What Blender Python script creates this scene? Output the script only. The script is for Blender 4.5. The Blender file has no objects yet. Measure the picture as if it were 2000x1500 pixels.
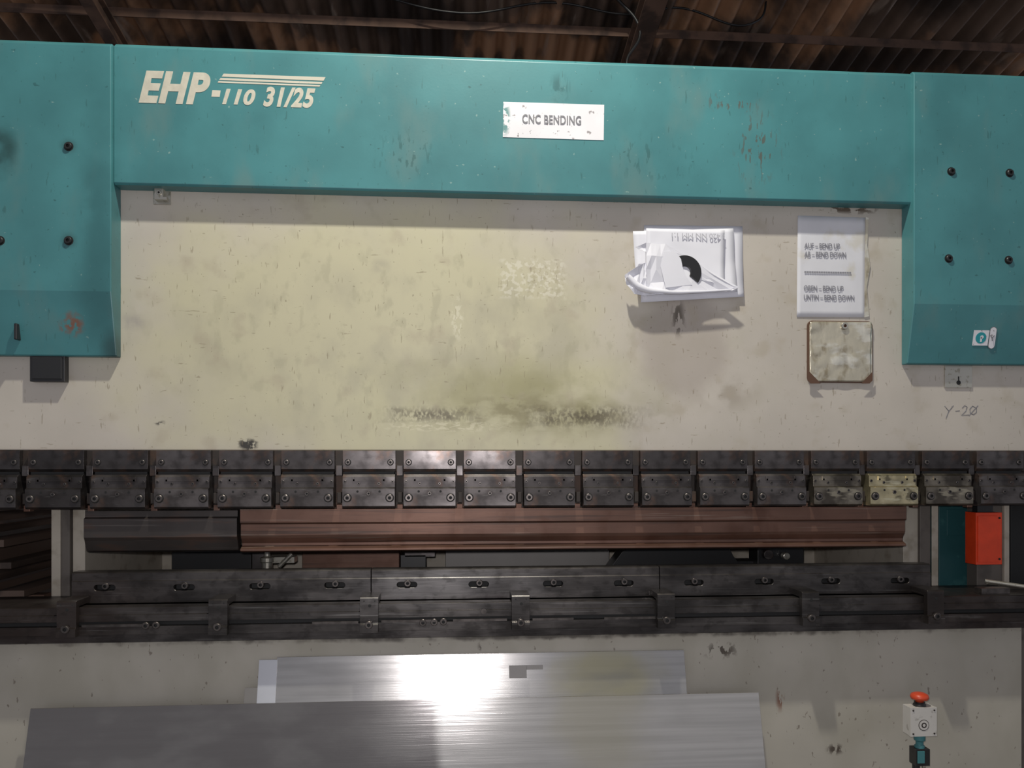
import bpy, bmesh, math, random
from mathutils import Vector, noise as mnoise
random.seed(7)
F=1556.0; TH=math.radians(4.24); D=2.72; CZ=1.5
sT,cT=math.sin(TH),math.cos(TH)
def P(px,py,y=0.0):
    u=(px-1000)/F; v=(900-py)/F
    t=(y+D)/(cT-u*sT)
    return (t*(sT+u*cT), CZ+t*v)
def X(px,y=0.0): return P(px,900,y)[0]
def Z(py,px=1000,y=0.0): return P(px,py,y)[1]
sc=bpy.context.scene
sc.view_settings.view_transform='Standard'
# ---------------------------------------------------------------- materials
def reg(px,py,rx,ry,y=0.0):
    x,z=P(px,py,y); k=(D+y)/F
    return (x,z,rx*k,ry*k)
def mat(name,base,rough=0.5,metal=0.0,layers=(),var=(4,0.08),bump=None,randv=0.0,spec=0.5,rvar=0.0):
    m=bpy.data.materials.new(name); m.use_nodes=True
    nt=m.node_tree; N=nt.nodes; L=nt.links
    b=N['Principled BSDF']; b.inputs['Roughness'].default_value=rough; b.inputs['Metallic'].default_value=metal
    b.inputs['Specular IOR Level'].default_value=spec
    tc=N.new('ShaderNodeTexCoord'); co=tc.outputs['Object']
    def noise(scale,detail=4,dist=0.0,off=0.0):
        mp=N.new('ShaderNodeMapping')
        s=scale if isinstance(scale,(tuple,list)) else (scale,)*3
        mp.inputs['Scale'].default_value=s; mp.inputs['Location'].default_value=(off,off*1.7,off*.6)
        L.new(co,mp.inputs['Vector'])
        n=N.new('ShaderNodeTexNoise'); n.inputs['Scale'].default_value=1.0; n.inputs['Detail'].default_value=detail
        n.inputs['Distortion'].default_value=dist
        L.new(mp.outputs[0],n.inputs['Vector']); return n.outputs[0]
    def math_(op,a,b_=None,clamp=False):
        n=N.new('ShaderNodeMath'); n.operation=op; n.use_clamp=clamp
        for i,v in enumerate((a,b_)):
            if v is None: continue
            if isinstance(v,(int,float)): n.inputs[i].default_value=v
            else: L.new(v,n.inputs[i])
        return n.outputs[0]
    def mr(v,a,b_,c=0.0,d=1.0):
        n=N.new('ShaderNodeMapRange'); n.interpolation_type='SMOOTHSTEP'
        n.inputs[1].default_value=a;n.inputs[2].default_value=b_;n.inputs[3].default_value=c;n.inputs[4].default_value=d
        L.new(v,n.inputs[0]); return n.outputs[0]
    def mix(f,A,B,mode='MIX'):
        n=N.new('ShaderNodeMix'); n.data_type='RGBA'; n.blend_type=mode
        if isinstance(f,(int,float)): n.inputs[0].default_value=f
        else: L.new(f,n.inputs[0])
        for i,v in ((6,A),(7,B)):
            if isinstance(v,(tuple,list)): n.inputs[i].default_value=(v[0],v[1],v[2],1)
            else: L.new(v,n.inputs[i])
        return n.outputs[2]
    a=var[1]
    nz=mr(noise(var[0],6),0.3,0.7)
    col=mix(nz,tuple(c*(1-a) for c in base),tuple(min(1,c*(1+a)) for c in base))
    if randv:
        oi=N.new('ShaderNodeObjectInfo')
        f=math_('MULTIPLY_ADD',oi.outputs['Random'],randv)
        f.node.inputs[2].default_value=1-randv/2
        cb=N.new('ShaderNodeCombineColor')
        for i in range(3): L.new(f,cb.inputs[i])
        col=mix(1.0,col,cb.outputs[0],'MULTIPLY')
    off=0
    for ly in layers:
        off+=3.7
        f=mr(noise(ly.get('scale',20),ly.get('detail',5),ly.get('dist',0.0),off),ly.get('lo',0.5),ly.get('hi',0.6))
        r=ly.get('region')
        if r:
            sp=N.new('ShaderNodeSeparateXYZ'); L.new(co,sp.inputs[0])
            dx=math_('DIVIDE',math_('SUBTRACT',sp.outputs[0],r[0]),r[2])
            dz=math_('DIVIDE',math_('SUBTRACT',sp.outputs[2],r[1]),r[3])
            if ly.get('box'):
                dd=math_('MAXIMUM',math_('ABSOLUTE',dx),math_('ABSOLUTE',dz))
            else:
                dd=math_('SQRT',math_('ADD',math_('MULTIPLY',dx,dx),math_('MULTIPLY',dz,dz)))
            wob=noise(ly.get('wscale',9),4,0,off+1)
            dd=math_('ADD',dd,math_('MULTIPLY',math_('SUBTRACT',wob,0.5),ly.get('wob',0.8)))
            g=mr(dd,ly.get('inner',0.5),1.0,1.0,0.0)
            f=math_('MULTIPLY',f,g)
        f=math_('MULTIPLY',f,ly.get('s',1.0),True)
        col=mix(f,col,ly['c'])
    L.new(col,b.inputs['Base Color'])
    if rvar:
        L.new(mr(noise(6,5,0,9),0.3,0.7,rough-rvar,rough+rvar),b.inputs['Roughness'])
    if bump:
        bp=N.new('ShaderNodeBump'); bp.inputs['Strength'].default_value=bump[1]; bp.inputs['Distance'].default_value=bump[2] if len(bump)>2 else 0.002
        L.new(noise(bump[0],4,0,5),bp.inputs['Height']); L.new(bp.outputs[0],b.inputs['Normal'])
    return m
BLK=(0.015,0.013,0.012); RUST=(0.16,0.05,0.02); BRN=(0.10,0.07,0.045)
def R(*a): return reg(*a)
fy=-0.06; cy_=-.078; cb_=-.036
teal=mat('teal_paint',(0.058,0.205,0.222),0.42,0,[
  dict(c=(0.035,0.135,0.150),scale=3,lo=.42,hi=.75,s=.6),
  dict(c=(0.13,0.20,0.19),scale=(7,7,3),lo=.52,hi=.75,s=.45),
  dict(c=(0.30,0.42,0.38),scale=(70,70,70),lo=.71,hi=.74,s=.5),
  dict(c=(0.02,0.07,0.07),scale=(50,50,80),lo=.70,hi=.725,s=.6),
  dict(c=(0.03,0.10,0.10),scale=(110,60,18),lo=.67,hi=.70,s=.5),
  dict(c=(0.09,0.07,0.05),scale=(80,10,22),lo=.57,hi=.61,region=R(1480,290,60,100,fy),s=.75,inner=.2),
  dict(c=(0.10,0.07,0.05),scale=(90,10,30),lo=.57,hi=.61,region=R(1430,200,75,26,fy),s=.7,inner=.2),
  dict(c=(0.02,0.08,0.08),scale=(90,10,25),lo=.58,hi=.61,region=R(790,300,80,60,fy),s=.55,inner=.2),
  dict(c=(0.02,0.10,0.11),scale=(30,10,14),lo=.43,hi=.55,region=R(1092,170,28,40,fy),s=.75,inner=.3,dist=1),
  dict(c=(0.02,0.08,0.08),scale=(60,10,20),lo=.59,hi=.63,region=R(1270,310,110,60,fy),s=.5,inner=.2),
  dict(c=(0.20,0.08,0.045),scale=(60,60,40),lo=.38,hi=.52,region=R(142,634,30,30,-.06),s=.9,inner=.2,wscale=30,wob=1.2),
  dict(c=(0.02,0.06,0.06),scale=(6,6,6),lo=.3,hi=.5,region=R(-5,295,48,62,-.08),s=.85,inner=.3,wscale=14),
  dict(c=(0.025,0.10,0.11),scale=(4,4,4),lo=.2,hi=.4,region=R(190,480,60,360,-.08),s=.65,inner=.1),
  dict(c=(0.02,0.04,0.04),scale=(8,8,8),lo=.2,hi=.4,region=R(222,690,30,60,-.04),s=.7,inner=.1),
  dict(c=(0.02,0.05,0.05),scale=(20,20,20),lo=.2,hi=.4,region=R(134,286,22,20,-.08),s=.6,inner=.1),
  dict(c=(0.02,0.05,0.05),scale=(20,20,20),lo=.2,hi=.4,region=R(134,470,20,20,-.08),s=.5,inner=.1),
],var=(5,.08),bump=((120,120,120),.06))
teal_d=mat('teal_dark',(0.018,0.080,0.088),0.5,0,[dict(c=(0.05,0.15,0.15),scale=20,lo=.6,hi=.7,s=.5)])
YEL=(0.505,0.475,0.315)
ramm=mat('cream_paint',(0.475,0.435,0.385),0.5,0,[
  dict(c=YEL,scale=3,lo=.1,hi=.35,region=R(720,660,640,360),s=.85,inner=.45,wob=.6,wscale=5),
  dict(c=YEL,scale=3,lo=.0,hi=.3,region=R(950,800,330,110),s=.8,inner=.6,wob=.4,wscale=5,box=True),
  dict(c=(0.37,0.345,0.26),scale=(7,7,5),lo=.42,hi=.66,region=R(900,700,800,260),s=.55,inner=.3),
  dict(c=(0.32,0.30,0.21),scale=(22,22,14),lo=.54,hi=.68,region=R(800,640,760,300),s=.35,inner=.3),
  dict(c=(0.27,0.25,0.12),scale=(5,5,8),lo=.28,hi=.60,region=R(1030,770,380,115),s=.75,inner=.0),
  dict(c=(0.18,0.155,0.07),scale=(14,8,26),lo=.40,hi=.60,region=R(1040,808,330,55),s=.65,inner=.0),
  dict(c=(0.62,0.58,0.42),scale=(40,20,110),lo=.50,hi=.56,region=R(860,833,150,14),s=.65,inner=.3),
  dict(c=(0.06,0.045,0.025),scale=(110,20,70),lo=.36,hi=.58,region=R(840,810,125,20),s=.8,inner=.0,wscale=20,box=True,wob=.8),
  dict(c=(0.06,0.045,0.025),scale=(110,20,70),lo=.36,hi=.58,region=R(1140,814,150,28),s=.8,inner=.0,wscale=20,box=True,wob=.8),
  dict(c=(0.70,0.67,0.58),scale=(60,60,60),lo=.5,hi=.57,region=R(1040,545,74,44),s=.4,inner=.7,box=True,wob=.2),
  dict(c=(0.35,0.31,0.2),scale=(60,60,60),lo=.55,hi=.6,region=R(1060,545,60,50),s=.5,inner=.5),
  dict(c=(0.72,0.69,0.55),scale=(90,20,60),lo=.5,hi=.56,region=R(893,620,16,60),s=.4,inner=.5),
  dict(c=(0.34,0.295,0.26),scale=3,lo=.0,hi=.3,region=R(1335,670,110,130),s=.6,inner=.6,wob=.45),
  dict(c=(0.26,0.22,0.17),scale=(12,12,12),lo=.4,hi=.6,region=R(1420,770,110,50),s=.5,inner=.1),
  dict(c=(0.06,0.045,0.03),scale=(60,10,25),lo=.5,hi=.55,region=R(1325,620,20,50),s=.85,inner=.3),
  dict(c=(0.30,0.27,0.26),scale=(12,12,12),lo=.3,hi=.5,region=R(258,628,34,24),s=.6,inner=.2),
  dict(c=(0.30,0.27,0.22),scale=(12,12,12),lo=.3,hi=.5,region=R(745,520,28,18),s=.4,inner=.2),
  dict(c=BLK,scale=(50,50,50),lo=.35,hi=.45,region=R(485,869,24,13),s=.95,inner=.5,wscale=40,wob=1.2),
  dict(c=BLK,scale=(50,50,50),lo=.4,hi=.5,region=R(312,826,13,8),s=.8,inner=.3,wscale=40),
  dict(c=(0.08,0.05,0.03),scale=(30,10,60),lo=.5,hi=.56,region=R(1650,408,90,14),s=.9,inner=.3),
  dict(c=(0.14,0.11,0.07),scale=(90,90,80),lo=.68,hi=.73,s=.6),
  dict(c=(0.20,0.16,0.10),scale=(25,25,110),lo=.69,hi=.73,s=.5),
  dict(c=(0.20,0.16,0.10),scale=(130,90,22),lo=.67,hi=.71,s=.5),
  dict(c=(0.36,0.31,0.23),scale=(9,9,9),lo=.55,hi=.72,s=.45),
],var=(3,.07),bump=(90,.05))
apron_m=mat('cream_apron_paint',(0.39,0.365,0.315),0.5,0,[
  dict(c=(0.31,0.29,0.235),scale=(5,5,3),lo=.42,hi=.7,s=.55),
  dict(c=(0.05,0.035,0.025),scale=(50,50,30),lo=.52,hi=.57,region=R(1410,1270,45,22,-.04),s=.9,inner=.2),
  dict(c=(0.05,0.035,0.025),scale=(50,50,30),lo=.45,hi=.5,region=R(1632,1463,22,14,-.04),s=.9,inner=.2),
  dict(c=RUST,scale=(70,50,20),lo=.5,hi=.55,region=R(1524,1365,12,34,-.04),s=.8,inner=.2),
  dict(c=(0.05,0.035,0.025),scale=(50,50,40),lo=.5,hi=.55,region=R(945,1262,14,14,-.04),s=.9,inner=.2),
  dict(c=(0.10,0.07,0.05),scale=(80,80,40),lo=.68,hi=.71,s=.6),
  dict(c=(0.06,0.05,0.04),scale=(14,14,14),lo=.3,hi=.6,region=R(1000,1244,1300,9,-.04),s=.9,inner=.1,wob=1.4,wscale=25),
],var=(3,.07),bump=(90,.05))
frame_m=mat('cream_frame_paint',(0.40,0.36,0.30),0.6,0,[dict(c=(0.2,0.17,0.12),scale=14,lo=.5,hi=.7,s=.6)])
frame_g=mat('grime_grey_frame',(0.11,0.095,0.082),0.6,0,[dict(c=(0.05,0.04,0.035),scale=14,lo=.5,hi=.7,s=.6)])
steel=mat('dark_tool_steel',(0.085,0.076,0.075),0.40,.75,[
  dict(c=(0.025,0.021,0.020),scale=(14,14,18),lo=.45,hi=.62,s=.6),
  dict(c=(0.22,0.21,0.20),scale=(10,10,50),lo=.60,hi=.72,s=.45),
  dict(c=(0.13,0.075,0.052),scale=16,lo=.53,hi=.68,s=.5)],var=(12,.2),randv=.8,bump=((20,20,90),.12),rvar=.12)
steel_y=mat('lamp_glint_steel',(0.46,0.40,0.25),0.34,.8,[  # brassy tint paints the lamp's reflection into the steel colour
  dict(c=(0.10,0.085,0.06),scale=(25,25,25),lo=.56,hi=.66,s=.75),
  dict(c=(0.68,0.63,0.45),scale=(14,14,60),lo=.55,hi=.65,s=.6)],var=(20,.25),bump=((20,20,90),.2))
steel_w=mat('dull_glint_steel',(0.20,0.175,0.14),0.36,.85,[  # duller version of the painted yellow lamp reflection
  dict(c=(0.05,0.042,0.035),scale=(12,16,18),lo=.44,hi=.60,s=.8),
  dict(c=(0.48,0.43,0.32),scale=(14,14,50),lo=.55,hi=.67,s=.6)],var=(20,.25),bump=((20,20,90),.2))
bar_m=mat('ram_bar_steel',(0.042,0.034,0.030),0.6,.4,[dict(c=(0.10,0.055,0.035),scale=12,lo=.5,hi=.65,s=.6)])
bolt_m=mat('bolt_steel',(0.10,0.088,0.083),0.36,.8,var=(40,.3))
black_m=mat('black_recess',(0.008,0.008,0.008),0.7)
blackp=mat('black_plastic',(0.015,0.015,0.016),0.4)
bed=mat('bed_steel',(0.085,0.077,0.074),0.36,.75,[
  dict(c=(0.03,0.027,0.026),scale=(5,5,16),lo=.42,hi=.62,s=.75),
  dict(c=(0.045,0.03,0.025),scale=3,lo=.2,hi=.4,region=R(60,1200,330,120,-.1),s=.6,inner=.2),
  dict(c=(0.045,0.03,0.025),scale=3,lo=.2,hi=.4,region=R(1950,1200,330,120,-.1),s=.6,inner=.2),
  dict(c=(0.26,0.25,0.24),scale=(3,3,110),lo=.60,hi=.74,s=.4),
  dict(c=(0.22,0.21,0.21),scale=4,lo=.3,hi=.6,region=R(860,1150,300,60,-.1),s=.55,inner=.0),
  dict(c=(0.02,0.017,0.016),scale=(26,10,40),lo=.52,hi=.66,s=.4),
  ],var=(10,.2),bump=((8,8,90),.15),rvar=.1)
rustp=mat('rusty_punch_steel',(0.145,0.078,0.056),0.45,.55,[
  dict(c=(0.05,0.035,0.03),scale=(1.5,1.5,70),lo=.52,hi=.70,s=.7),
  dict(c=(0.28,0.22,0.18),scale=(2,2,110),lo=.62,hi=.70,s=.5),
  dict(c=(0.09,0.04,0.025),scale=10,lo=.5,hi=.7,s=.6)],var=(6,.15),bump=((10,10,80),.12))
darkp=mat('dark_punch_steel',(0.055,0.047,0.044),0.45,.6,[
  dict(c=(0.10,0.06,0.045),scale=(6,6,30),lo=.5,hi=.65,s=.6),
  dict(c=(0.16,0.14,0.13),scale=(2,2,110),lo=.64,hi=.72,s=.5)],var=(6,.2))
def brushed(name,base,rough,lay,metal=.85):
    return mat(name,base,rough,metal,lay,var=((1.2,1.2,60),.10),bump=((.8,.8,500),.14,.001))
sheet1=brushed('brushed_sheet_bright',(0.43,0.415,0.40),.175,[
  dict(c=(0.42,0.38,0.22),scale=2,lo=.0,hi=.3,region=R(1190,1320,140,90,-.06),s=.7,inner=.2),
  dict(c=(0.28,0.27,0.26),scale=(3,3,10),lo=.5,hi=.7,s=.4)],metal=.75)
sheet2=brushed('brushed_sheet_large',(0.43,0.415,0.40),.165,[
  dict(c=(0.13,0.12,0.12),scale=2,lo=.0,hi=.2,region=R(420,1500,440,300,-.15),s=.9,inner=.93,wob=.06,box=True),  # dark left half: reflection of dark surroundings painted into the base colour
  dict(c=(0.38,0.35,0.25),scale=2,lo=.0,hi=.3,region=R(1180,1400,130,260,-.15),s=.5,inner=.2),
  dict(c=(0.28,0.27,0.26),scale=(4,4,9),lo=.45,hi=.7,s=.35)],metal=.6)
white_end=mat('bare_aluminium',(0.46,0.47,0.51),.5,.3)
tabm=mat('dull_tab_grey',(0.20,0.19,0.18),.5,.4)
paper=mat('white_paper',(0.68,0.68,0.74),.7,0,var=(9,.03))
paper2=mat('white_paper_sleeve',(0.62,0.62,0.66),.35,0,[dict(c=(0.5,0.46,0.35),scale=12,lo=.6,hi=.75,s=.5)],var=(9,.04))
signw=mat('sign_white',(0.70,0.69,0.73),.5,0,[dict(c=(0.12,0.09,0.09),scale=(60,60,60),lo=.66,hi=.69,s=.7),
  dict(c=(0.05,0.2,0.2),scale=(50,50,50),lo=.45,hi=.5,region=R(985,235,14,40,fy),s=.9,inner=.4)])
letter=mat('letter_cream',(0.52,0.49,0.41),.5,0,[dict(c=(0.2,0.3,0.27),scale=70,lo=.64,hi=.68,s=.6)])
ink=mat('ink_grey',(0.16,0.16,0.18),.6,0,[dict(c=(0.5,0.5,0.5),scale=90,lo=.56,hi=.66,s=.4)])
ink2=mat('ink_faded',(0.22,0.22,0.25),.6)
ink3=mat('ink_show_through',(0.42,0.42,0.46),.7)
foil=mat('crinkled_foil_metal',(0.62,0.57,0.45),.33,.6,[dict(c=(0.28,0.22,0.13),scale=(26,26,14),lo=.50,hi=.68,s=.75),dict(c=(0.82,0.80,0.72),scale=(12,12,24),lo=.50,hi=.62,s=.65)],bump=((45,45,25),.6,.004))
chrome=mat('galvanised_metal',(0.50,0.48,0.42),.33,.75,[dict(c=(0.2,0.17,0.1),scale=60,lo=.55,hi=.65,s=.5)])
rustc=mat('rust_corner',(0.10,0.05,0.03),.7)
orange=mat('orange_red_plastic',(0.66,0.05,0.010),.45,0,var=(20,.08))
estop_red=mat('estop_red',(0.55,0.06,0.02),.4)
boxw=mat('box_offwhite',(0.50,0.48,0.45),.45,0,[dict(c=(0.2,0.18,0.15),scale=40,lo=.6,hi=.7,s=.5)])
roofm=mat('rusty_corrugated_roof',(0.13,0.085,0.062),.75,0,[
  dict(c=(0.50,0.27,0.15),scale=(1.6,2.5,2.5),lo=.47,hi=.62,s=.8),
  dict(c=(0.45,0.36,0.30),scale=(12,2,12),lo=.58,hi=.7,s=.5),
  dict(c=(0.03,0.02,0.017),scale=(1.3,1.3,1.3),lo=.48,hi=.62,s=.85)],var=(3,.3))
beamm=mat('rusty_beam',(0.13,0.075,0.052),.75,0,[dict(c=(0.04,0.025,0.02),scale=8,lo=.45,hi=.65,s=.8)],var=(4,.2))
wallm=mat('dark_wall',(0.035,0.026,0.022),.9,0,[dict(c=(0.09,0.05,0.035),scale=(2,2,6),lo=.5,hi=.7,s=.6)],var=(2,.3))
floorm=mat('concrete_floor',(0.16,0.15,0.14),.8,0,[dict(c=(0.06,0.05,0.045),scale=2,lo=.5,hi=.7,s=.7)],var=(3,.2))
barrack=mat('stock_bar_rust',(0.13,0.088,0.068),.6,.2,[dict(c=(0.03,0.022,0.018),scale=(8,1,8),lo=.46,hi=.64,s=.8)])
sticker_teal=mat('sticker_teal',(0.02,0.28,0.32),.4)
# ---------------------------------------------------------------- mesh builder
class MB:
    def __init__(s): s.v=[];s.f=[];s.m=[]
    def add(s,vs,fs,m=0):
        o=len(s.v); s.v+= [tuple(v) for v in vs]
        for f in fs: s.f.append([i+o for i in f]); s.m.append(m)
    def box(s,x0,x1,y0,y1,z0,z1,m=0):
        vs=[(x,y,z) for x in(x0,x1) for y in(y0,y1) for z in(z0,z1)]
        s.add(vs,[(0,1,3,2),(4,6,7,5),(0,4,5,1),(2,3,7,6),(0,2,6,4),(1,5,7,3)],m)
    def prx(s,prof,x0,x1,m=0):
        n=len(prof); vs=[(x0,y,z) for y,z in prof]+[(x1,y,z) for y,z in prof]
        fs=[tuple(range(n)),tuple(range(2*n-1,n-1,-1))]+[(i,(i+1)%n,(i+1)%n+n,i+n) for i in range(n)]
        s.add(vs,fs,m)
    def pry(s,prof,y0,y1,m=0):
        n=len(prof); vs=[(x,y0,z) for x,z in prof]+[(x,y1,z) for x,z in prof]
        fs=[tuple(range(n)),tuple(range(2*n-1,n-1,-1))]+[(i,(i+1)%n,(i+1)%n+n,i+n) for i in range(n)]
        s.add(vs,fs,m)
    def bolt(s,x,z,y,r,h=.006,m=1,m2=2,sock=.5):
        n=24
        def circ(rr,yy): return [(x+rr*math.cos(2*math.pi*i/n),yy,z+rr*math.sin(2*math.pi*i/n)) for i in range(n)]
        def hexa(rr,yy):
            o=[]
            for i in range(n):
                a=2*math.pi*i/n; k=(a+math.pi/6)%(math.pi/3)-math.pi/6
                q=rr*math.cos(math.pi/6)/math.cos(k); o.append((x+q*math.cos(a),yy,z+q*math.sin(a)))
            return o
        rs=[circ(r,y+.004),circ(r,y-h*.75),circ(r*.85,y-h),hexa(r*sock,y-h),hexa(r*sock,y-h*.2)]
        vs=[p for q in rs for p in q]
        for k in range(4):
            s.add(vs[k*n:(k+2)*n],[(i,(i+1)%n,n+(i+1)%n,n+i) for i in range(n)],m if k<3 else m2)
        s.add(rs[4],[tuple(range(n))],m2)
    def disc(s,x,z,y,r,h,m=0,n=28,rz=None):
        rz=rz or r
        s.pry([(x+r*math.cos(2*math.pi*i/n),z+rz*math.sin(2*math.pi*i/n)) for i in range(n)],y,y-h,m)
    def lathe(s,prof,cx,cy,m=0,n=28):
        vs=[(cx+r*math.cos(2*math.pi*i/n),cy+r*math.sin(2*math.pi*i/n),z) for r,z in prof for i in range(n)]
        fs=[(k*n+i,k*n+(i+1)%n,(k+1)*n+(i+1)%n,(k+1)*n+i) for k in range(len(prof)-1) for i in range(n)]
        fs+=[tuple(range(n)),tuple(range((len(prof)-1)*n,len(prof)*n))]
        s.add(vs,fs,m)
    def cyl(s,p0,p1,r,m=0,n=16):
        p0=Vector(p0);p1=Vector(p1);d=(p1-p0).normalized()
        a=d.orthogonal().normalized();b=d.cross(a)
        vs=[p+ r*(a*math.cos(2*math.pi*i/n)+b*math.sin(2*math.pi*i/n)) for p in(p0,p1) for i in range(n)]
        s.add(vs,[(i,(i+1)%n,n+(i+1)%n,n+i) for i in range(n)]+[tuple(range(n)),tuple(range(n,2*n))],m)
    def obj(s,name,mats,parent=None,bev=0.0015,smooth=False,seg=2):
        me=bpy.data.meshes.new(name); me.from_pydata(s.v,[],s.f)
        for m in mats: me.materials.append(m)
        for p,mi in zip(me.polygons,s.m): p.material_index=mi
        bm=bmesh.new(); bm.from_mesh(me); bmesh.ops.recalc_face_normals(bm,faces=bm.faces); bm.to_mesh(me); bm.free()
        if smooth:
            me.polygons.foreach_set('use_smooth',[True]*len(me.polygons))
        o=bpy.data.objects.new(name,me); sc.collection.objects.link(o)
        if bev:
            b=o.modifiers.new('bevel','BEVEL'); b.width=bev; b.segments=seg; b.limit_method='ANGLE'; b.angle_limit=math.radians(40)
        if parent: o.parent=parent
        return o
def empty(name):
    o=bpy.data.objects.new(name,None); sc.collection.objects.link(o); return o
def text(name,body,px0,px1,pyt,pyb,y,m,parent,shear=0.0,off=0.0,rot=0,h=.0006,sp=1.0):
    c=bpy.data.curves.new(name,'FONT'); c.body=body; c.shear=shear; c.offset=off; c.extrude=h; c.size=1; c.space_character=sp
    c.materials.append(m)
    o=bpy.data.objects.new(name,c); sc.collection.objects.link(o)
    bpy.context.view_layer.update()
    bb=[Vector(b) for b in o.bound_box]
    x0=min(b.x for b in bb);x1=max(b.x for b in bb);y0=min(b.y for b in bb);y1=max(b.y for b in bb)
    pm=(px0+px1)/2
    X0,X1=X(px0,y),X(px1,y); Z1,Z0=Z(pyt,pm,y),Z(pyb,pm,y)
    sx=(X1-X0)/(x1-x0); sz=(Z1-Z0)/(y1-y0)
    o.rotation_euler=(math.pi/2,rot,0); o.scale=(sx,sz,1)
    if abs(rot)>3:
        o.location=(X1+x0*sx,y-h,Z1+y0*sz)
    else:
        o.location=(X0-x0*sx,y-h,Z0-y0*sz)
    if parent: o.parent=parent
    return o
# ================================================================ MACHINE
M=empty('press_brake')
zr0=Z(880,957,0); zft=Z(111,1000,fy); zfb=Z(379,1000,fy)
b=MB(); b.box(X(-170),X(2140),0,.06,zr0,zft-.10); b.obj('ram_plate',[ramm],M,.003)
b=MB(); b.prx([(-.001,zft),(fy+.014,zft),(fy,zft-.014),(fy,zfb+.006),(fy+.006,zfb),(-.001,zfb)],X(222,fy),X(1781,fy)); b.obj('top_cover',[teal],M,.002)
zct=Z(78,111,cy_)
zk=Z(595,1900,cy_); zb=Z(712,1900,cb_)
for nm,xa,xb in(('side_cover_left',X(-190,cy_),X(217,cy_)),('side_cover_right',X(1785,cy_),X(2160,cy_))):
    zt=zct if 'left' in nm else Z(137,1790,cy_)
    b=MB(); b.prx([(-.001,zt),(cy_+.012,zt),(cy_,zt-.012),(cy_,zk),(cb_,zb+.004),(cb_+.004,zb),(-.001,zb)],xa,xb)
    b.obj(nm,[teal],M,.003)
b=MB()
for px,py in((134,286),(134,470),(0,470),(1858,335),(1972,338),(1853,505),(1970,508)):
    x,z=P(px,py,cy_)
    b.disc(x,z,cy_+.0005,.015,.0008,1)
    b.bolt(x,z,cy_,.0115,.008,0,1)
b.obj('cover_bolts',[blackp,black_m],M,0)
b=MB(); x,z=P(33,648,-.06); b.box(x-.005,x+.005,-.07,-.04,z-.026,z+.026); b.obj('slot_latch',[blackp],M,.003)
b=MB(); b.box(X(-160),X(2130),.07,.35,zr0+.1,zft-.05); b.obj('upper_frame_beam',[frame_g],M)
b=MB(); x0,z0=P(58,745,-.03); x1,z1=P(126,697,-.03)
b.box(x0,x1,-.03,0,z0,z1+.03); b.box(x0+.008,x1-.008,-.033,-.03,z0+.008,z1); b.obj('limit_switch_housing',[blackp],M,.003)
b=MB(); x0,z0=P(296,396,-.02); x1,z1=P(330,364,-.02)
b.box(x0,x1,-.006,0,z0,z1+.03); b.box(x0+.012,x1-.016,-.03,-.006,z0+.016,z1+.02); b.box(x0+.012,x1-.004,-.03,-.004,z0+.008,z0+.018); b.bolt(x0+.028,z0+.03,-.03,.008,.005,0,1)
b.obj('hook_bracket',[chrome,black_m],M,.002)
b=MB(); x0,z0=P(1845,757,-.004); x1,z1=P(1898,712,-.004)
b.box(x0,x1,-.006,0,z0,z1+.03); b.disc((x0+x1)/2,z0+.018,-.006,.008,.001,1); b.pry([((x0+x1)/2-.002,z0+.018),((x0+x1)/2+.002,z0+.018),((x0+x1)/2+.002,z0+.040),((x0+x1)/2-.002,z0+.040)],-.006,-.0072,1)
b.obj('keyhole_tag',[chrome,black_m],M,.002)
text('model_lettering','EHP',271,411,140,203,fy,letter,M,.28,.045,sp=1.08)
b=MB(); 
x0,z0=P(413,189,fy);x1,z1=P(431,177,fy); b.pry([(x0,z0),(x1-.003,z0),(x1,z1),(x0+.003,z1)],fy,fy-.001)
def quad(b,pts,y,m=0,h=.001):
    b.pry([P(px,py,y) for px,py in pts],y,y-h,m)
quad(b,[(437,144),(636,151),(632,158),(433,150)],fy)
quad(b,[(431,152.5),(630,160.5),(628,164.5),(428,156.5)],fy)
quad(b,[(427,158.5),(626,166.5),(624,169.5),(425,161.5)],fy)
b.obj('model_stripes',[letter],M,0)
text('model_number_a','110',434,499,174,205,fy,letter,M,.28,.04,sp=1.08)
text('model_number_b','31/25',514,616,171,210,fy,letter,M,.28,.04,sp=1.08)
def ycov(py,px=1915):
    z=Z(py,px,-.06); 
    return cy_+(cb_-cy_)*max(0,(zk-z)/(zk-zb))
ey=ycov(660)
ang=math.atan2(cb_-cy_,zk-zb)
E=MB()
w=.028
E.box(-w,w,-.001,0,-w*.95,w*.95,0); E.disc(0,0,-.001,.0195,.0008,1)
E.pry([(-.002,-.014),(.004,-.014),(.004,.004),(-.002,.004)],-.0018,-.0024,0); E.disc(.003,.003,-.0018,.006,.0006,0)
x,z=P(1915,660,ey)
eo=E.obj('emblem_sticker',[signw,sticker_teal],M,0); eo.location=(x,ey-.001,z)
eo.rotation_euler[0]=ang
E=MB(); n=24; pr=[]
for i in range(n):
    a=2*math.pi*i/n; pr.append((.0125*math.cos(a),.0125*math.sin(a)+(.026 if math.sin(a)>0 else -.026)))
E.pry(pr,0,-.0015,1); E.pry([(p[0]*.88,p[1]*.95) for p in pr],-.0015,-.0022,0)
x2,z2=P(1938,660,ey-.002)
e2=E.obj('axis_label',[signw,ink],M,0); e2.location=(x2,ey-.002,z2); e2.rotation_euler=(ang,0,0)
t=text('axis_letter','Y',1933,1943,655,666,ey-.006,ink,M)
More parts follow.
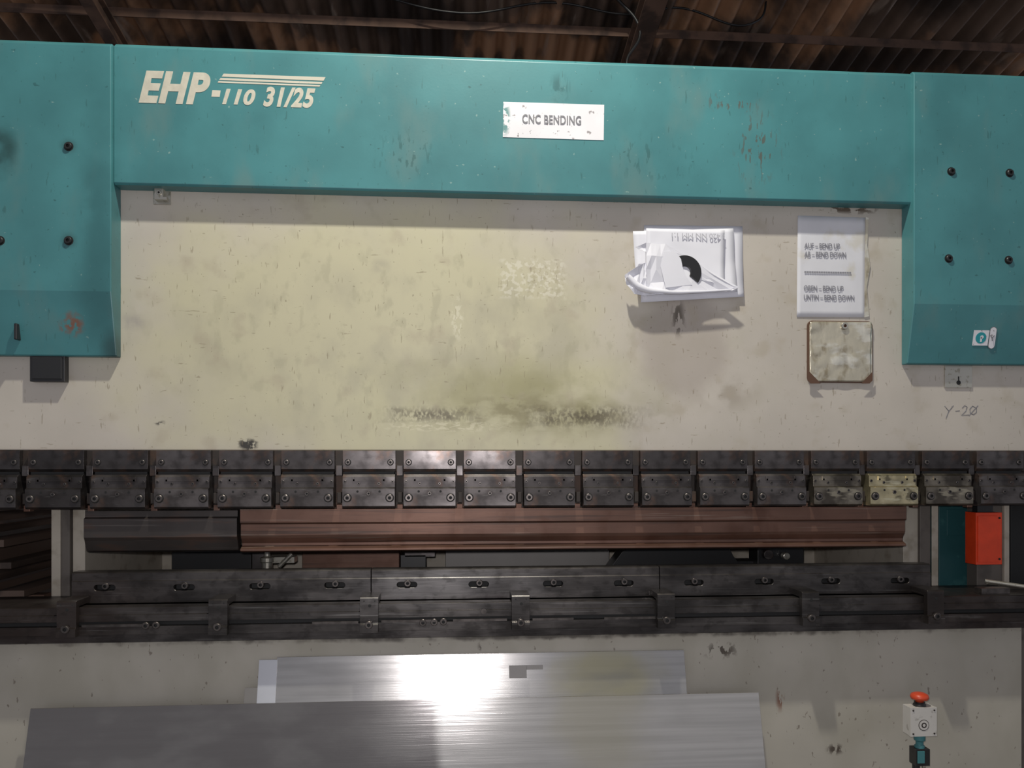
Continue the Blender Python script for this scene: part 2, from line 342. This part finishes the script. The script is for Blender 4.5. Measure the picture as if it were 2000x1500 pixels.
def strokes(name,lst,y,r,m,parent):
    cu=bpy.data.curves.new(name,'CURVE'); cu.dimensions='3D'; cu.bevel_depth=r; cu.bevel_resolution=1
    for pts in lst:
        s=cu.splines.new('POLY'); s.points.add(len(pts)-1)
        for i,(px,py) in enumerate(pts):
            x,z=P(px,py,y); s.points[i].co=(x,y,z,1)
    cu.materials.append(m); o=bpy.data.objects.new(name,cu); sc.collection.objects.link(o); o.parent=parent; return o
strokes('handwritten_mark',[[(1845,793),(1853,803)],[(1862,792),(1853,803),(1848,816)],[(1866,803),(1874,802)],
  [(1879,797),(1884,792),(1889,795),(1886,803),(1878,811),(1892,810)],[(1899,793),(1894,799),(1895,807),(1901,810),(1907,805),(1907,797),(1899,793)],[(1892,812),(1910,792)]],-.0005,.0013,ink,M)
# ---------------- clamps
zc=zr0
b=MB(); b.box(X(-170),X(2140),-.025,.02,zc-.072,zc)
b.box(X(-170),X(2140),-.004,.03,zc-.195,zc-.072); b.obj('clamp_backing_bar',[bar_m],M)
def clampmesh():
    c=MB(); w=.0865
    c.prx([(-.02,0),(-.046,0),(-.048,-.002),(-.048,-.062),(-.040,-.071),(-.02,-.071)],-w,w,0)
    c.prx([(.0,-.080),(-.052,-.080),(-.060,-.088),(-.060,-.122),(-.070,-.127),(-.070,-.184),(-.064,-.190),(.0,-.190)],-w+.001,w-.001,0)
    c.box(-w+.004,w-.004,-.040,-.0,-.080,-.071,2)
    c.box(-.052,.052,-.0635,-.059,-.102,-.0955,0)
    for sx in(-.050,.050): c.box(sx-.004,sx+.004,-.0635,-.059,-.102,-.088,0)
    for sx in(-1,1):
        c.disc(sx*.070,-.040,-.0478,.0108,.0006,2)
        c.bolt(sx*.070,-.040,-.048,.0088,.004)
        c.disc(sx*.069,-.157,-.0698,.0145,.0006,2)
        c.bolt(sx*.069,-.157,-.070,.0122,.006)
        c.bolt(sx*.078,-.104,-.060,.0048,.002,sock=.6)
        c.bolt(sx*.033,-.110,-.060,.0048,.002,sock=.6)
        c.disc(sx*.036,-.136,-.0702,.0038,.0006,2,12)
    c.bolt(0,-.143,-.070,.0065,.002,sock=.6)
    return c
base=clampmesh().obj('tool_clamp',[steel,bolt_m,black_m],M,.0012)
yc=-.07
x0=X(957,yc)
for i in range(-8,10):
    o=base if i==-8 else bpy.data.objects.new('tool_clamp',base.data)
    if i!=-8:
        sc.collection.objects.link(o); o.parent=M
        bv=o.modifiers.new('bevel','BEVEL'); bv.width=.0012; bv.segments=2; bv.limit_method='ANGLE'
    o.location=(x0+i*.2,0,zc)
    sp={7:steel_y,8:steel_w,6:steel_w}.get(i)
    if sp:
        me=base.data.copy(); o.data=me; me.materials.append(sp)
        for p in me.polygons:
            if p.material_index==0 and p.center.z<-.079: p.material_index=3
b=MB()
for i in range(-8,9):
    xm=x0+i*.2+.1
    b.box(xm-.0105,xm+.0105,-.040,-.02,zc-.085,zc-.050,0)
    b.box(xm-.006,xm+.008,-.045,-.003,zc-.175,zc-.14,1)
    b.box(xm-.010,xm+.010,-.03,-.003,zc-.2,zc-.18,2)
b.obj('clamp_wedges',[steel,bar_m,rustp],M)
# ---------------- punches
def zq(py): return Z(py,1000,-.03)
q=zq
b=MB(); b.prx([(-.004,q(992)),(-.038,q(992)),(-.038,q(1018)),(-.030,q(1021)),(-.030,q(1042)),(-.026,q(1048)),(-.012,q(1058)),(-.014,q(1063)),(-.036,q(1068)),(-.036,q(1072)),(-.008,q(1076)),(.004,q(1066)),(.004,q(1040)),(.02,q(1020)),(.02,q(1000))],X(470,-.03),X(1768,-.03))
b.obj('bending_punch',[rustp],M,.001)
b=MB()
b.prx([(-.004,q(994)),(-.030,q(994)),(-.030,q(1006)),(-.040,q(1009)),(-.040,q(1044)),(-.034,q(1050)),(-.020,q(1070)),(.0,q(1074)),(.006,q(1060)),(.02,q(1040)),(.02,q(1000))],X(166,-.03),X(464,-.03)); 
b.obj('bending_punch.001',[darkp],M,.001)
# ---------------- lower die rail
yd=-.05
zd1=Z(1109,1000,yd); zd0=Z(1168,1000,yd)
dm=[bed,bolt_m,black_m]
segs=[X(140,yd),X(725,yd),X(1288,yd),X(1818,yd)]
def addbool(o,cut):
    md=o.modifiers.new('bool','BOOLEAN'); md.operation='DIFFERENCE'; md.object=cut; md.solver='EXACT'
    bpy.context.view_layer.objects.active=o
    bpy.ops.object.select_all(action='DESELECT'); o.select_set(True)
    bpy.ops.object.modifier_apply(modifier='bool')
slots=[(205,1148),(360,1147),(508,1145),(654,1143),(795,1142),(935,1141),(1080,1140),(1218,1139),(1355,1138),(1492,1136),(1622,1135),(1757,1134)]
b=MB()
for i in range(3):
    b.prx([(0,zd0),(0,zd1-.004),(-.004,zd1),(yd+.006,zd1),(yd,zd1-.004),(yd,zd1-.028),(yd-.003,zd1-.031),(yd-.003,zd0)],segs[i]+.0012,segs[i+1]-.0012)
die=b.obj('die_rail',[bed],M,0)
c=MB()
for px,py in slots:
    x,z=P(px,py,yd); w=.024; r=.0095; n=10
    pr=[(x+w+r*math.cos(a),z+r*math.sin(a)) for a in [(-.5+k/n)*math.pi for k in range(n+1)]]+[(x-w+r*math.cos(a),z+r*math.sin(a)) for a in [(.5+k/n)*math.pi for k in range(n+1)]]
    c.pry(pr,-.09,-.018)
cut=c.obj('cut',[black_m],None,0)
addbool(die,cut); bpy.data.objects.remove(cut)
bv=die.modifiers.new('bevel','BEVEL'); bv.width=.001; bv.limit_method='ANGLE'; bv.segments=1
b=MB()
for px,py in slots:
    x,z=P(px,py,yd)
    b.box(x-.032,x+.032,-.030,-.020,z-.009,z+.009,2)
    b.bolt(x+.002,z+.005,yd+.006,.0115,.012,1,2)
b.obj('die_bolts',dm,M,0)
# ---------------- bed table
yt=-.13
ZT=lambda p:Z(p,1000,yt)
za=ZT(1176); zbm=ZT(1243)
b=MB()
b.prx([(.10,zbm),(.10,za),(yt+.01,za),(yt+.006,za-.002),(yt+.006,ZT(1190)),(yt,ZT(1191)),(yt,ZT(1203)),(yt+.018,ZT(1203.5)),(yt+.018,ZT(1212)),(yt,ZT(1212.5)),(yt,ZT(1228)),(yt+.008,ZT(1229)),(yt+.008,zbm)],X(-170),X(2140))
b.box(X(-170),X(2140),yt+.0185,yt+.0175,ZT(1212),ZT(1203.5),2)
b.box(X(130,yd),X(1825,yd),yd-.03,.0,za,zd0)
b.obj('bed_table',dm,M,.0012)
b=MB()
for px in(130,426,721,1017,1301,1583,1827):
    x=X(px,-.15); w=.029
    zt=Z(1163,1000,-.15); z0=Z(1231,1000,-.15)
    b.prx([(-.055,zt),(-.148,zt),(-.152,zt-.004),(-.152,z0+.03),(-.158,z0+.026),(-.158,z0),(yt,z0),(yt,zt-.02),(-.055,zt-.02)],x-w,x+w,0)
    b.bolt(x,z0+.028-.002,-.158,.0125,.006)
    b.disc(x+.002,zt-.027,-.152,.005,.0008,2,14)
    b.disc(x-.016,zt-.012,-.152,.0022,.0008,2,10); b.disc(x+.018,zt-.012,-.152,.0022,.0008,2,10)
b.obj('die_clamps',dm,M,.0012)
b=MB()
for px,py in((826,1216),(848,1215),(866,1214),(285,1222),(305,1221)):
    x,z=P(px,py,yt); b.bolt(x,z,yt,.0115,.006)
x,z=P(945,1194,yt); b.disc(x,z,yt,.009,.002,1)
for a_,c_,py in((745,850,1213),(885,990,1211),(610,700,1216),(1040,1120,1209),(1180,1280,1207),(160,280,1222)):
    xa,z=P(a_,py,yt);xb=X(c_,yt); b.box(xa,xb,yt-.003,yt+.004,z-.005,z+.003,1)
b.obj('table_bolts',dm,M,0)
# ---------------- apron
ya=-.04
b=MB(); b.box(X(-170),X(1996,ya),ya,.05,0,zbm); b.obj('lower_apron',[apron_m],M,.003)
b=MB(); xe=X(1998,ya); b.box(xe,xe+.1,ya+.02,.05,0.0,zbm-.0); b.obj('apron_edge_rail',[frame_g],M,.003)
def post(nm,pa,pb,y0,y1,m,top=None):
    b=MB(); b.box(X(pa,y0),X(pb,y0),y0,y1,0.0,top or zft-.12); b.obj(nm,[m],M,.002)
post('frame_plate_left_outer',100,118,.10,.104,frame_m,zc-.1)
post('frame_plate_left_web',117,136,.105,1.0,frame_g,zft-.2)
post('frame_plate_left_inner',142,166,.12,1.0,frame_m,zft-.2)
post('frame_plate_right_inner',1764,1796,.12,1.0,frame_m,zft-.2)
post('frame_plate_right_web',1797,1818,.105,1.0,frame_g,zft-.2)
post('frame_plate_right_outer',1820,1833,.10,.104,frame_m,zc-.1)
b=MB(); x0,z1=P(1834,985,.2); x1,z0=P(1906,1148,.2)
b.box(x0,x1,.2,.5,.3,z1+.1,0); b.box(x0+.03,x1-.02,.197,.2,z1-.12,z1-.02,1); b.obj('side_cabinet',[teal_d,teal_d],M,.004)
b=MB(); x0,z0=P(1906,1103,.03); x1,z1=P(1957,1001,.03)
b.box(x0,x1,.03,.09,z0,z1,0); b.box(x0+.006,x1-.02,.026,.03,z0+.01,z1-.012,0); b.bolt(x1-.01,z1-.02,.03,.004,.003,1,1); b.bolt(x1-.01,z0+.02,.03,.004,.003,1,1)
b.box(x0+.02,x1-.02,.05,.08,z1,zc-.05,1)
b.obj('safety_light_guard',[orange,blackp],M,.005)
b=MB(); x0=X(1908,.1);x1=X(1958,.1); b.box(x0,x1,.1,.16,0,zc+.02,0); x0=X(1962,.09);x1=X(1972,.09); b.box(x0,x1,.09,.14,.5,zc+.02,1); b.box(X(1974,.12),X(2100,.12),.12,.2,.5,zc,2)
b.obj('guard_post',[frame_g,frame_m,black_m],M,.003)
b=MB(); x,z=P(1935,1137,-.05); x2,z2=P(2030,1150,-.1); b.cyl((x,-.02,z),(x2,-.09,z2),.007); b.cyl((x+.02,-.0,z-.01),(x2+.05,-.03,z2-.01),.006)
b.box(X(1910,-.08),X(1965,-.08),-.10,-.06,za,za+.02,1); b.obj('support_arm_rods',[chrome,bolt_m],M,.001)
# ---------------- inside / back gauge
yb=.85
b=MB(); b.box(X(150,.8),X(1790,.8),yb,yb+.03,.3,1.30); b.obj('rear_panel',[frame_m],M)
b=MB()
def bb(pa,pb,pt,pbm,y,dy,m):
    x0,z1=P(pa,pt,y);x1,z0=P(pb,pbm,y); b.box(x0,x1,y,y+dy,z0,z1,m)
bb(335,490,1078,1135,.5,.1,0); bb(360,470,1070,1080,.5,.1,0)
bb(590,780,1062,1135,.6,.1,1)
bb(492,520,1080,1135,.42,.08,2); bb(520,575,1088,1100,.38,.06,3)
x,z=P(522,1100,.36); b.lathe([(.02,z-.06),(.02,z+.005),(.026,z+.005),(.026,z+.022),(.012,z+.026),(.012,z+.05)],x,.36,3)
x,z=P(560,1092,.34); b.cyl((x-.03,.34,z-.03),(x+.02,.34,z+.02),.008,3)
bb(782,832,1084,1135,.5,.08,0); bb(790,850,1078,1088,.5,.1,2)
bb(870,1190,1074,1135,.6,.08,4)
b.pry([P(1190,1112,.45),P(1215,1078,.45),P(1240,1060,.45),P(1420,1060,.45),P(1432,1085,.45),P(1452,1112,.45),P(1452,1140,.45),P(1190,1140,.45)],.45,.55,0)
bb(1430,1500,1096,1135,.5,.1,0); bb(1480,1570,1070,1102,.45,.1,0)
x,z=P(1500,1083,.42); b.disc(x,z,.44,.02,.03,2); x,z=P(1535,1086,.42); b.disc(x,z,.44,.014,.03,3); 
b.obj('back_gauge',[blackp,rustp,steel,chrome,tabm],M,.002)
b=MB()
b.box(X(166,.55),X(1764,.55),.72,.8,.7,Z(1118,1000,.6)); b.obj('back_gauge_beam',[frame_g],M)
# ================================================================ SIGNS AND PAPERS
S=empty('cnc_bending_sign'); 
b=MB(); quad(b,[(983,199),(1180,205),(1179,274),(982,268)],fy-.0005,0,.0012); b.obj('plate',[signw],S,0)
text('sign_text','CNC BENDING',1020,1135,225,243,fy-.002,ink,S,0,.022,sp=1.08)
def sheet(name,pts,y,m,parent,n=16,amp=.004,seed=0,curl=None,fq=9):
    me=bpy.data.meshes.new(name); vs=[];fs=[]
    for j in range(n+1):
        for i in range(n+1):
            a=i/n;c=j/n
            px=(pts[0][0]*(1-a)+pts[1][0]*a)*(1-c)+(pts[3][0]*(1-a)+pts[2][0]*a)*c
            py=(pts[0][1]*(1-a)+pts[1][1]*a)*(1-c)+(pts[3][1]*(1-a)+pts[2][1]*a)*c
            x,z=P(px,py,y)
            d=abs(mnoise.noise(Vector((x*fq+seed,z*fq,seed))))*amp
            if curl: d+=curl(a,c)
            vs.append((x,y-d,z))
    for j in range(n):
        for i in range(n): fs.append((j*(n+1)+i,(j+1)*(n+1)+i,(j+1)*(n+1)+i+1,j*(n+1)+i+1))
    me.from_pydata(vs,[],fs); me.materials.append(m)
    me.polygons.foreach_set('use_smooth',[True]*len(me.polygons))
    o=bpy.data.objects.new(name,me); sc.collection.objects.link(o); o.parent=parent
    so=o.modifiers.new('s','SOLIDIFY'); so.thickness=.0005
    return o
PS=empty('magnet_held_papers')
sheet('paper_back',[(1258,440),(1450,442),(1450,581),(1250,592)],-.002,paper,PS,amp=.006,seed=1,curl=lambda a,c:.012*c*c)
sheet('paper_mid',[(1236,452),(1432,446),(1436,572),(1243,578)],-.010,paper,PS,amp=.006,seed=2,curl=lambda a,c:.02*c*c)
sheet('paper_front',[(1262,446),(1415,450),(1412,560),(1262,548)],-.026,paper,PS,amp=.005,seed=4,curl=lambda a,c:.010*c*c)
out=[(1241,482),(1262,474),(1300,476),(1330,497),(1343,515),(1350,530),(1368,545),(1400,553),(1442,562),(1425,570),(1400,566),(1370,570),(1320,574),(1282,571),(1262,577),(1238,574),(1224,556),(1221,536),(1240,524),(1262,512),(1272,496)]
bm=bmesh.new(); yfl=-.05
vs=[bm.verts.new((P(px,py,yfl)[0],yfl,P(px,py,yfl)[1])) for px,py in out]
f=bm.faces.new(vs); bmesh.ops.triangulate(bm,faces=[f]); bmesh.ops.subdivide_edges(bm,edges=bm.edges[:],cuts=3,use_grid_fill=True)
for v in bm.verts:
    v.co.y+= -.028*abs(mnoise.noise(Vector((v.co.x*14,v.co.z*22,3)))) -.006*abs(mnoise.noise(Vector((v.co.x*60,v.co.z*50,1))))+.01
me=bpy.data.meshes.new('paper_flap'); bm.to_mesh(me); bm.free(); me.materials.append(paper)
o=bpy.data.objects.new('paper_flap',me); sc.collection.objects.link(o); o.parent=PS; so=o.modifiers.new('s','SOLIDIFY'); so.thickness=.0006
cu=bpy.data.curves.new('paper_roll','CURVE'); cu.dimensions='3D'; cu.bevel_depth=1; cu.bevel_resolution=4; cu.use_fill_caps=True
s=cu.splines.new('BEZIER'); pts=[(1226,540,.010),(1250,561,.012),(1300,570,.007),(1360,570,.005),(1430,566,.003)]
s.bezier_points.add(len(pts)-1)
for bp_,(px,py,r) in zip(s.bezier_points,pts):
    x,z=P(px,py,-.055); bp_.co=(x,-.055,z); bp_.radius=r; bp_.handle_left_type=bp_.handle_right_type='AUTO'
cu.materials.append(paper); o=bpy.data.objects.new('paper_roll',cu); sc.collection.objects.link(o); o.parent=PS
b=MB(); cx,cz=P(1337,532,-.045); n=24; ro=.058; ri=.020; pr=[]
for i in range(n+1):
    a=math.radians(112-150*i/n); pr.append((cx+ro*math.cos(a),cz+ro*math.sin(a)))
for i in range(n+1):
    a=math.radians(-38+150*i/n); pr.append((cx+ri*math.cos(a),cz+ri*math.sin(a)))
b.pry(pr,-.030,-.050,0); b.obj('ring_magnet',[blackp],PS,.002)
b=MB(); b.pry([P(px,py,-.05) for px,py in((1296,492),(1318,490),(1330,506),(1333,522),(1340,540),(1352,556),(1300,562),(1290,520))],-.0505,-.0511,0); b.obj('paper_fold',[paper],PS,0)
text('paper_print','- 420 NN MM 1.1',1312,1415,456,465,-.0335,ink3,PS,0,0,math.pi)
IS=empty('instruction_sheet')
sheet('page',[(1558,421),(1692,425),(1690,620),(1556,619)],-.003,paper2,IS,amp=.002,seed=6)
for i,(tx,a_,b_,yt_) in enumerate((('AUF – BEND UP',1571,1640,480),('AB – BEND DOWN',1571,1652,497),('--------------------',1571,1662,532),('OBEN – BEND UP',1570,1647,563),('UNTIN – BEND DOWN',1570,1668,581))):
    h=5 if i!=2 else 1.5
    text('line_%d'%i,tx,a_,b_,yt_-h,yt_+h,-.006,ink2,IS,0,.01)
b=MB()
quad(b,[(1690,424),(1696,426),(1693,480),(1699,520),(1692,560),(1697,618),(1688,620)],-.002,0,.003)
b.obj('sleeve_edge',[foil],IS,0)
FP=empty('foil_cover_plate')
def rr(pa,pb,pt,pbm,y,r):
    x0,z1=P(pa,pt,y);x1,z0=P(pb,pbm,y); o=[]
    for cx,cz,s0 in((x1-r,z1-r,0),(x0+r,z1-r,1),(x0+r,z0+r,2),(x1-r,z0+r,3)):
        for k in range(6):
            a=(s0+k/5)*math.pi/2; o.append((cx+r*math.cos(a),cz+r*math.sin(a)))
    return o
b=MB(); b.pry(rr(1577,1704,626,748,-.006,.018),-.0,-.008,1); b.pry(rr(1580,1702,628,746,-.006,.016),-.008,-.011,0)
x,z=P(1648,637,-.012); b.bolt(x,z,-.012,.013,.010,2,1); b.obj('plate',[foil,rustc,chrome],FP,.001)
sheet('foil',[(1581,629),(1701,629),(1701,745),(1581,745)],-.0115,foil,FP,n=40,amp=.010,seed=3,fq=17)
b=MB(); quad(b,[(1577,722),(1603,749),(1583,749),(1577,743)],-.020,0,.001); quad(b,[(1704,726),(1682,749),(1698,749),(1704,743)],-.020,0,.001)
b.obj('rusted_corners',[rustc],FP,0)
# ================================================================ SHEETS leaning
zs=Z(1275,1000,-.045)
tan=math.tan(math.radians(14.8))
def yl(z,off=0): return -.045-(zs-z)*tan-off
def lean(name,xa,xb,z0,z1,off,th,m,parent):
    b=MB(); 
    b.prx([(yl(z0,off),z0),(yl(z1,off),z1),(yl(z1,off)-th,z1+.0),(yl(z0,off)-th,z0)],xa,xb)
    return b.obj(name,[m],parent,.0004)
S1=empty('steel_sheet')
lean('sheet_face',X(541,-.05),X(1336,-.05),0.002,zs,0,.003,sheet1,S1)
z1=Z(1290,520,-.06)
lean('end_flange',X(505,-.06),X(541,-.06),.002,z1,0.001,.004,white_end,S1)
lean('end_tab',X(480,-.06),X(505,-.06),.002,Z(1341,490,-.06),0.001,.002,tabm,S1)
zn1=Z(1299,1010,-.055);zn0=Z(1322,1010,-.055)
lean('notch_patch',X(994,-.055),X(1028,-.055),zn0,zn1,.0035,.001,tabm,S1)  # added grey plate standing in for a dull, reflection-like notch in the sheet
lean('notch_patch_arm',X(1028,-.055),X(1060,-.055),Z(1307,1010,-.055),zn1,.0035,.001,tabm,S1)
S2=empty('steel_sheet.001')
zB=Z(1362,1000,-.085)
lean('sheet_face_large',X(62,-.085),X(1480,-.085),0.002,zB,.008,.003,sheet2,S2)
# ================================================================ EMERGENCY STOP PEDESTAL
ES=empty('emergency_stop_pedestal')
ye=-.20
x0,z0=P(1775,1436,ye);x1,z1=P(1825,1380,ye); xc=(x0+x1)/2
b=MB(); b.box(x0,x1,ye,ye+.035,z0,z1,0); b.box(x0-.001,x1+.001,ye-.012,ye-.001,z0-.001,z1+.001,0)
for sx in(x0+.008,x1-.008):
    for sz in(z0+.008,z1-.008): b.bolt(sx,sz,ye-.012,.003,.002,2,1)
b.disc(xc,z0+.036,ye-.012,.018,.001,2); b.disc(xc,z0+.036,ye-.013,.016,.0006,0); b.disc(xc,z0+.036,ye-.0136,.009,.0005,2); b.disc(xc,z0+.036,ye-.0141,.005,.0005,0)
b.obj('switch_box',[boxw,blackp,bolt_m],ES,.004)
b=MB(); cy=ye+.012
b.lathe([(.020,z1),(.020,z1+.006),(.017,z1+.008),(.017,z1+.014)],xc,cy,1)
b.lathe([(.013,z1+.014),(.013,z1+.020),(.026,z1+.023),(.029,z1+.030),(.026,z1+.038),(.016,z1+.043),(.001,z1+.045)],xc,cy,0)
b.obj('mushroom_button',[estop_red,blackp],ES,0,True)
b=MB(); b.lathe([(.010,z0-.001),(.018,z0-.001),(.018,z0-.020),(.012,z0-.024),(.012,z0-.036),(.016,z0-.038),(.016,z0-.046)],xc,cy,0)
b.box(xc-.024,xc+.024,cy-.02,cy+.02,z0-.10,z0-.045,1); b.box(xc-.02,xc+.004,cy-.024,cy-.02,z0-.09,z0-.05,0)
b.cyl((xc-.012,cy,z0-.1),(xc-.012,cy,.02),.012,1); b.cyl((xc+.014,cy,z0-.1),(xc+.014,cy,.02),.006,2)
b.lathe([(.11,0.001),(.11,.015),(.03,.025),(.001,.026)],xc,cy,1)
b.obj('stand',[teal,blackp,chrome],ES,.001)
# ================================================================ BUILDING
fl=MB(); fl.box(-6,6,-5,6.5,-.1,0); fl.obj('floor',[floorm],None,0)
b=MB(); b.box(-6,6,6.4,6.5,0,5); b.obj('wall_back',[wallm],None,0)
def rz(y): return 4.02-.2*(y-2)
me=bpy.data.meshes.new('ceiling'); vs=[];fs=[]; n=1400; ys=[-4.9,-2,0,1.2,1.6,1.9,2.2,2.6,3.5,6.4]
for i in range(n+1):
    x=-6+12*i/n
    dz=.034*math.sin(2*math.pi*x/.125)
    for y in ys: vs.append((x,y,rz(y)+dz+ .012*mnoise.noise(Vector((x*2,y*2,0)))))
k=len(ys)
for i in range(n):
    for j in range(k-1): fs.append((i*k+j,(i+1)*k+j,(i+1)*k+j+1,i*k+j+1))
me.from_pydata(vs,[],fs); me.materials.append(roofm); me.polygons.foreach_set('use_smooth',[True]*len(me.polygons))
o=bpy.data.objects.new('ceiling',me); sc.collection.objects.link(o)
def purlin(name,y,h=.06,w=.05,xa=-6,xb=6):
    z=rz(y)-.04; b=MB()
    b.prx([(y,z),(y+w,z-.2*w),(y+w,z-.008-.2*w),(y+.006,z-.008),(y+.006,z-h),(y,z-h)],xa,xb); return b.obj(name,[beamm],None,.001)
purlin('roof_purlin',1.84,.05); purlin('roof_purlin.001',2.95,.07); purlin('roof_purlin.002',.6,.07)
b=MB()
for px,w in((232,.035),(1235,.06)):
    x=X(px,2.0)
    for (xa,xb,d0,d1) in((x-w,x+w,.09,.10),(x-.006,x+.006,.10,.19),(x-w,x+w,.19,.20)):
        vs=[(xx,yy,rz(yy)-dd) for xx in(xa,xb) for yy in(-4.9,6.4) for dd in(d1,d0)]
        b.add(vs,[(0,1,3,2),(4,6,7,5),(0,4,5,1),(2,3,7,6),(0,2,6,4),(1,5,7,3)])
b.obj('roof_rafters',[beamm],None,.001)
def cable(name,pts,r):
    cu=bpy.data.curves.new(name,'CURVE'); cu.dimensions='3D'; cu.bevel_depth=r; s=cu.splines.new('BEZIER'); s.bezier_points.add(len(pts)-1)
    for p,(px,py,y) in zip(s.bezier_points,pts):
        x,z=P(px,py,y); p.co=(x,y,z); p.handle_left_type=p.handle_right_type='AUTO'
    cu.materials.append(blackp); o=bpy.data.objects.new(name,cu); sc.collection.objects.link(o)
cable('hanging_cable',[(700,-20,1.7),(900,25,1.7),(1080,5,1.7),(1230,28,1.7),(1320,15,1.7),(1480,40,1.7),(1500,-20,1.7)],.006)
cable('hanging_cable.001',[(1200,-10,1.65),(1250,60,1.65),(1225,130,1.65),(1262,165,1.65)],.008)
b=MB()
for (px,py,w,h) in((-60,1040,.03,.012),(-20,1062,.05,.014),(-80,1090,.06,.03),(0,1105,.04,.012),(-40,1130,.05,.014),(-90,1160,.09,.02),(20,1160,.05,.012),(-120,1020,.04,.02)):
    x,z=P(px,py,.4); b.box(x-w,x+w,.4,3.6,z-h,z+h,0)
x,z=P(-60,1180,.4); xr=X(60,.5)
b.box(x-.5,xr,.6,.66,z-.06,z,1); b.box(x-.5,xr,3.0,3.06,z-.06,z,1)
for yy_ in(.6,3.0):
    for xx in(x-.48,xr-.06): b.box(xx,xx+.05,yy_,yy_+.05,0,z-.05,1)
b.obj('stock_bar_rack',[barrack,beamm],None,.002)
# ================================================================ LIGHTS
def area(name,loc,tgt,size,e,col):
    l=bpy.data.lights.new(name,'AREA'); l.energy=e; l.color=col; l.size=size
    o=bpy.data.objects.new(name,l); sc.collection.objects.link(o); o.location=loc
    o.rotation_euler=(Vector(tgt)-Vector(loc)).to_track_quat('-Z','Y').to_euler(); return o
area('workshop_lamp',(.15,-1.22,4.5),(0,0,1.5),.10,94,(1,.97,.85))
fl_=bpy.data.lights.new('camera_flash','POINT'); fl_.energy=86; fl_.color=(1,.965,.975); fl_.shadow_soft_size=.02
o=bpy.data.objects.new('camera_flash',fl_); sc.collection.objects.link(o); o.location=(-.02,-D,CZ+.05)
w=bpy.data.worlds.new('world'); sc.world=w; w.use_nodes=True
w.node_tree.nodes['Background'].inputs[0].default_value=(.88,.9,1,1); w.node_tree.nodes['Background'].inputs[1].default_value=.35
# ================================================================ CAMERA
cd=bpy.data.cameras.new('camera'); cam=bpy.data.objects.new('camera',cd); sc.collection.objects.link(cam)
cd.sensor_width=36; cd.lens=F/2000*36; cd.shift_y=150/2000
cam.location=(0,-D,CZ); cam.rotation_euler=(math.pi/2,0,-TH); cd.clip_start=.02
sc.camera=cam
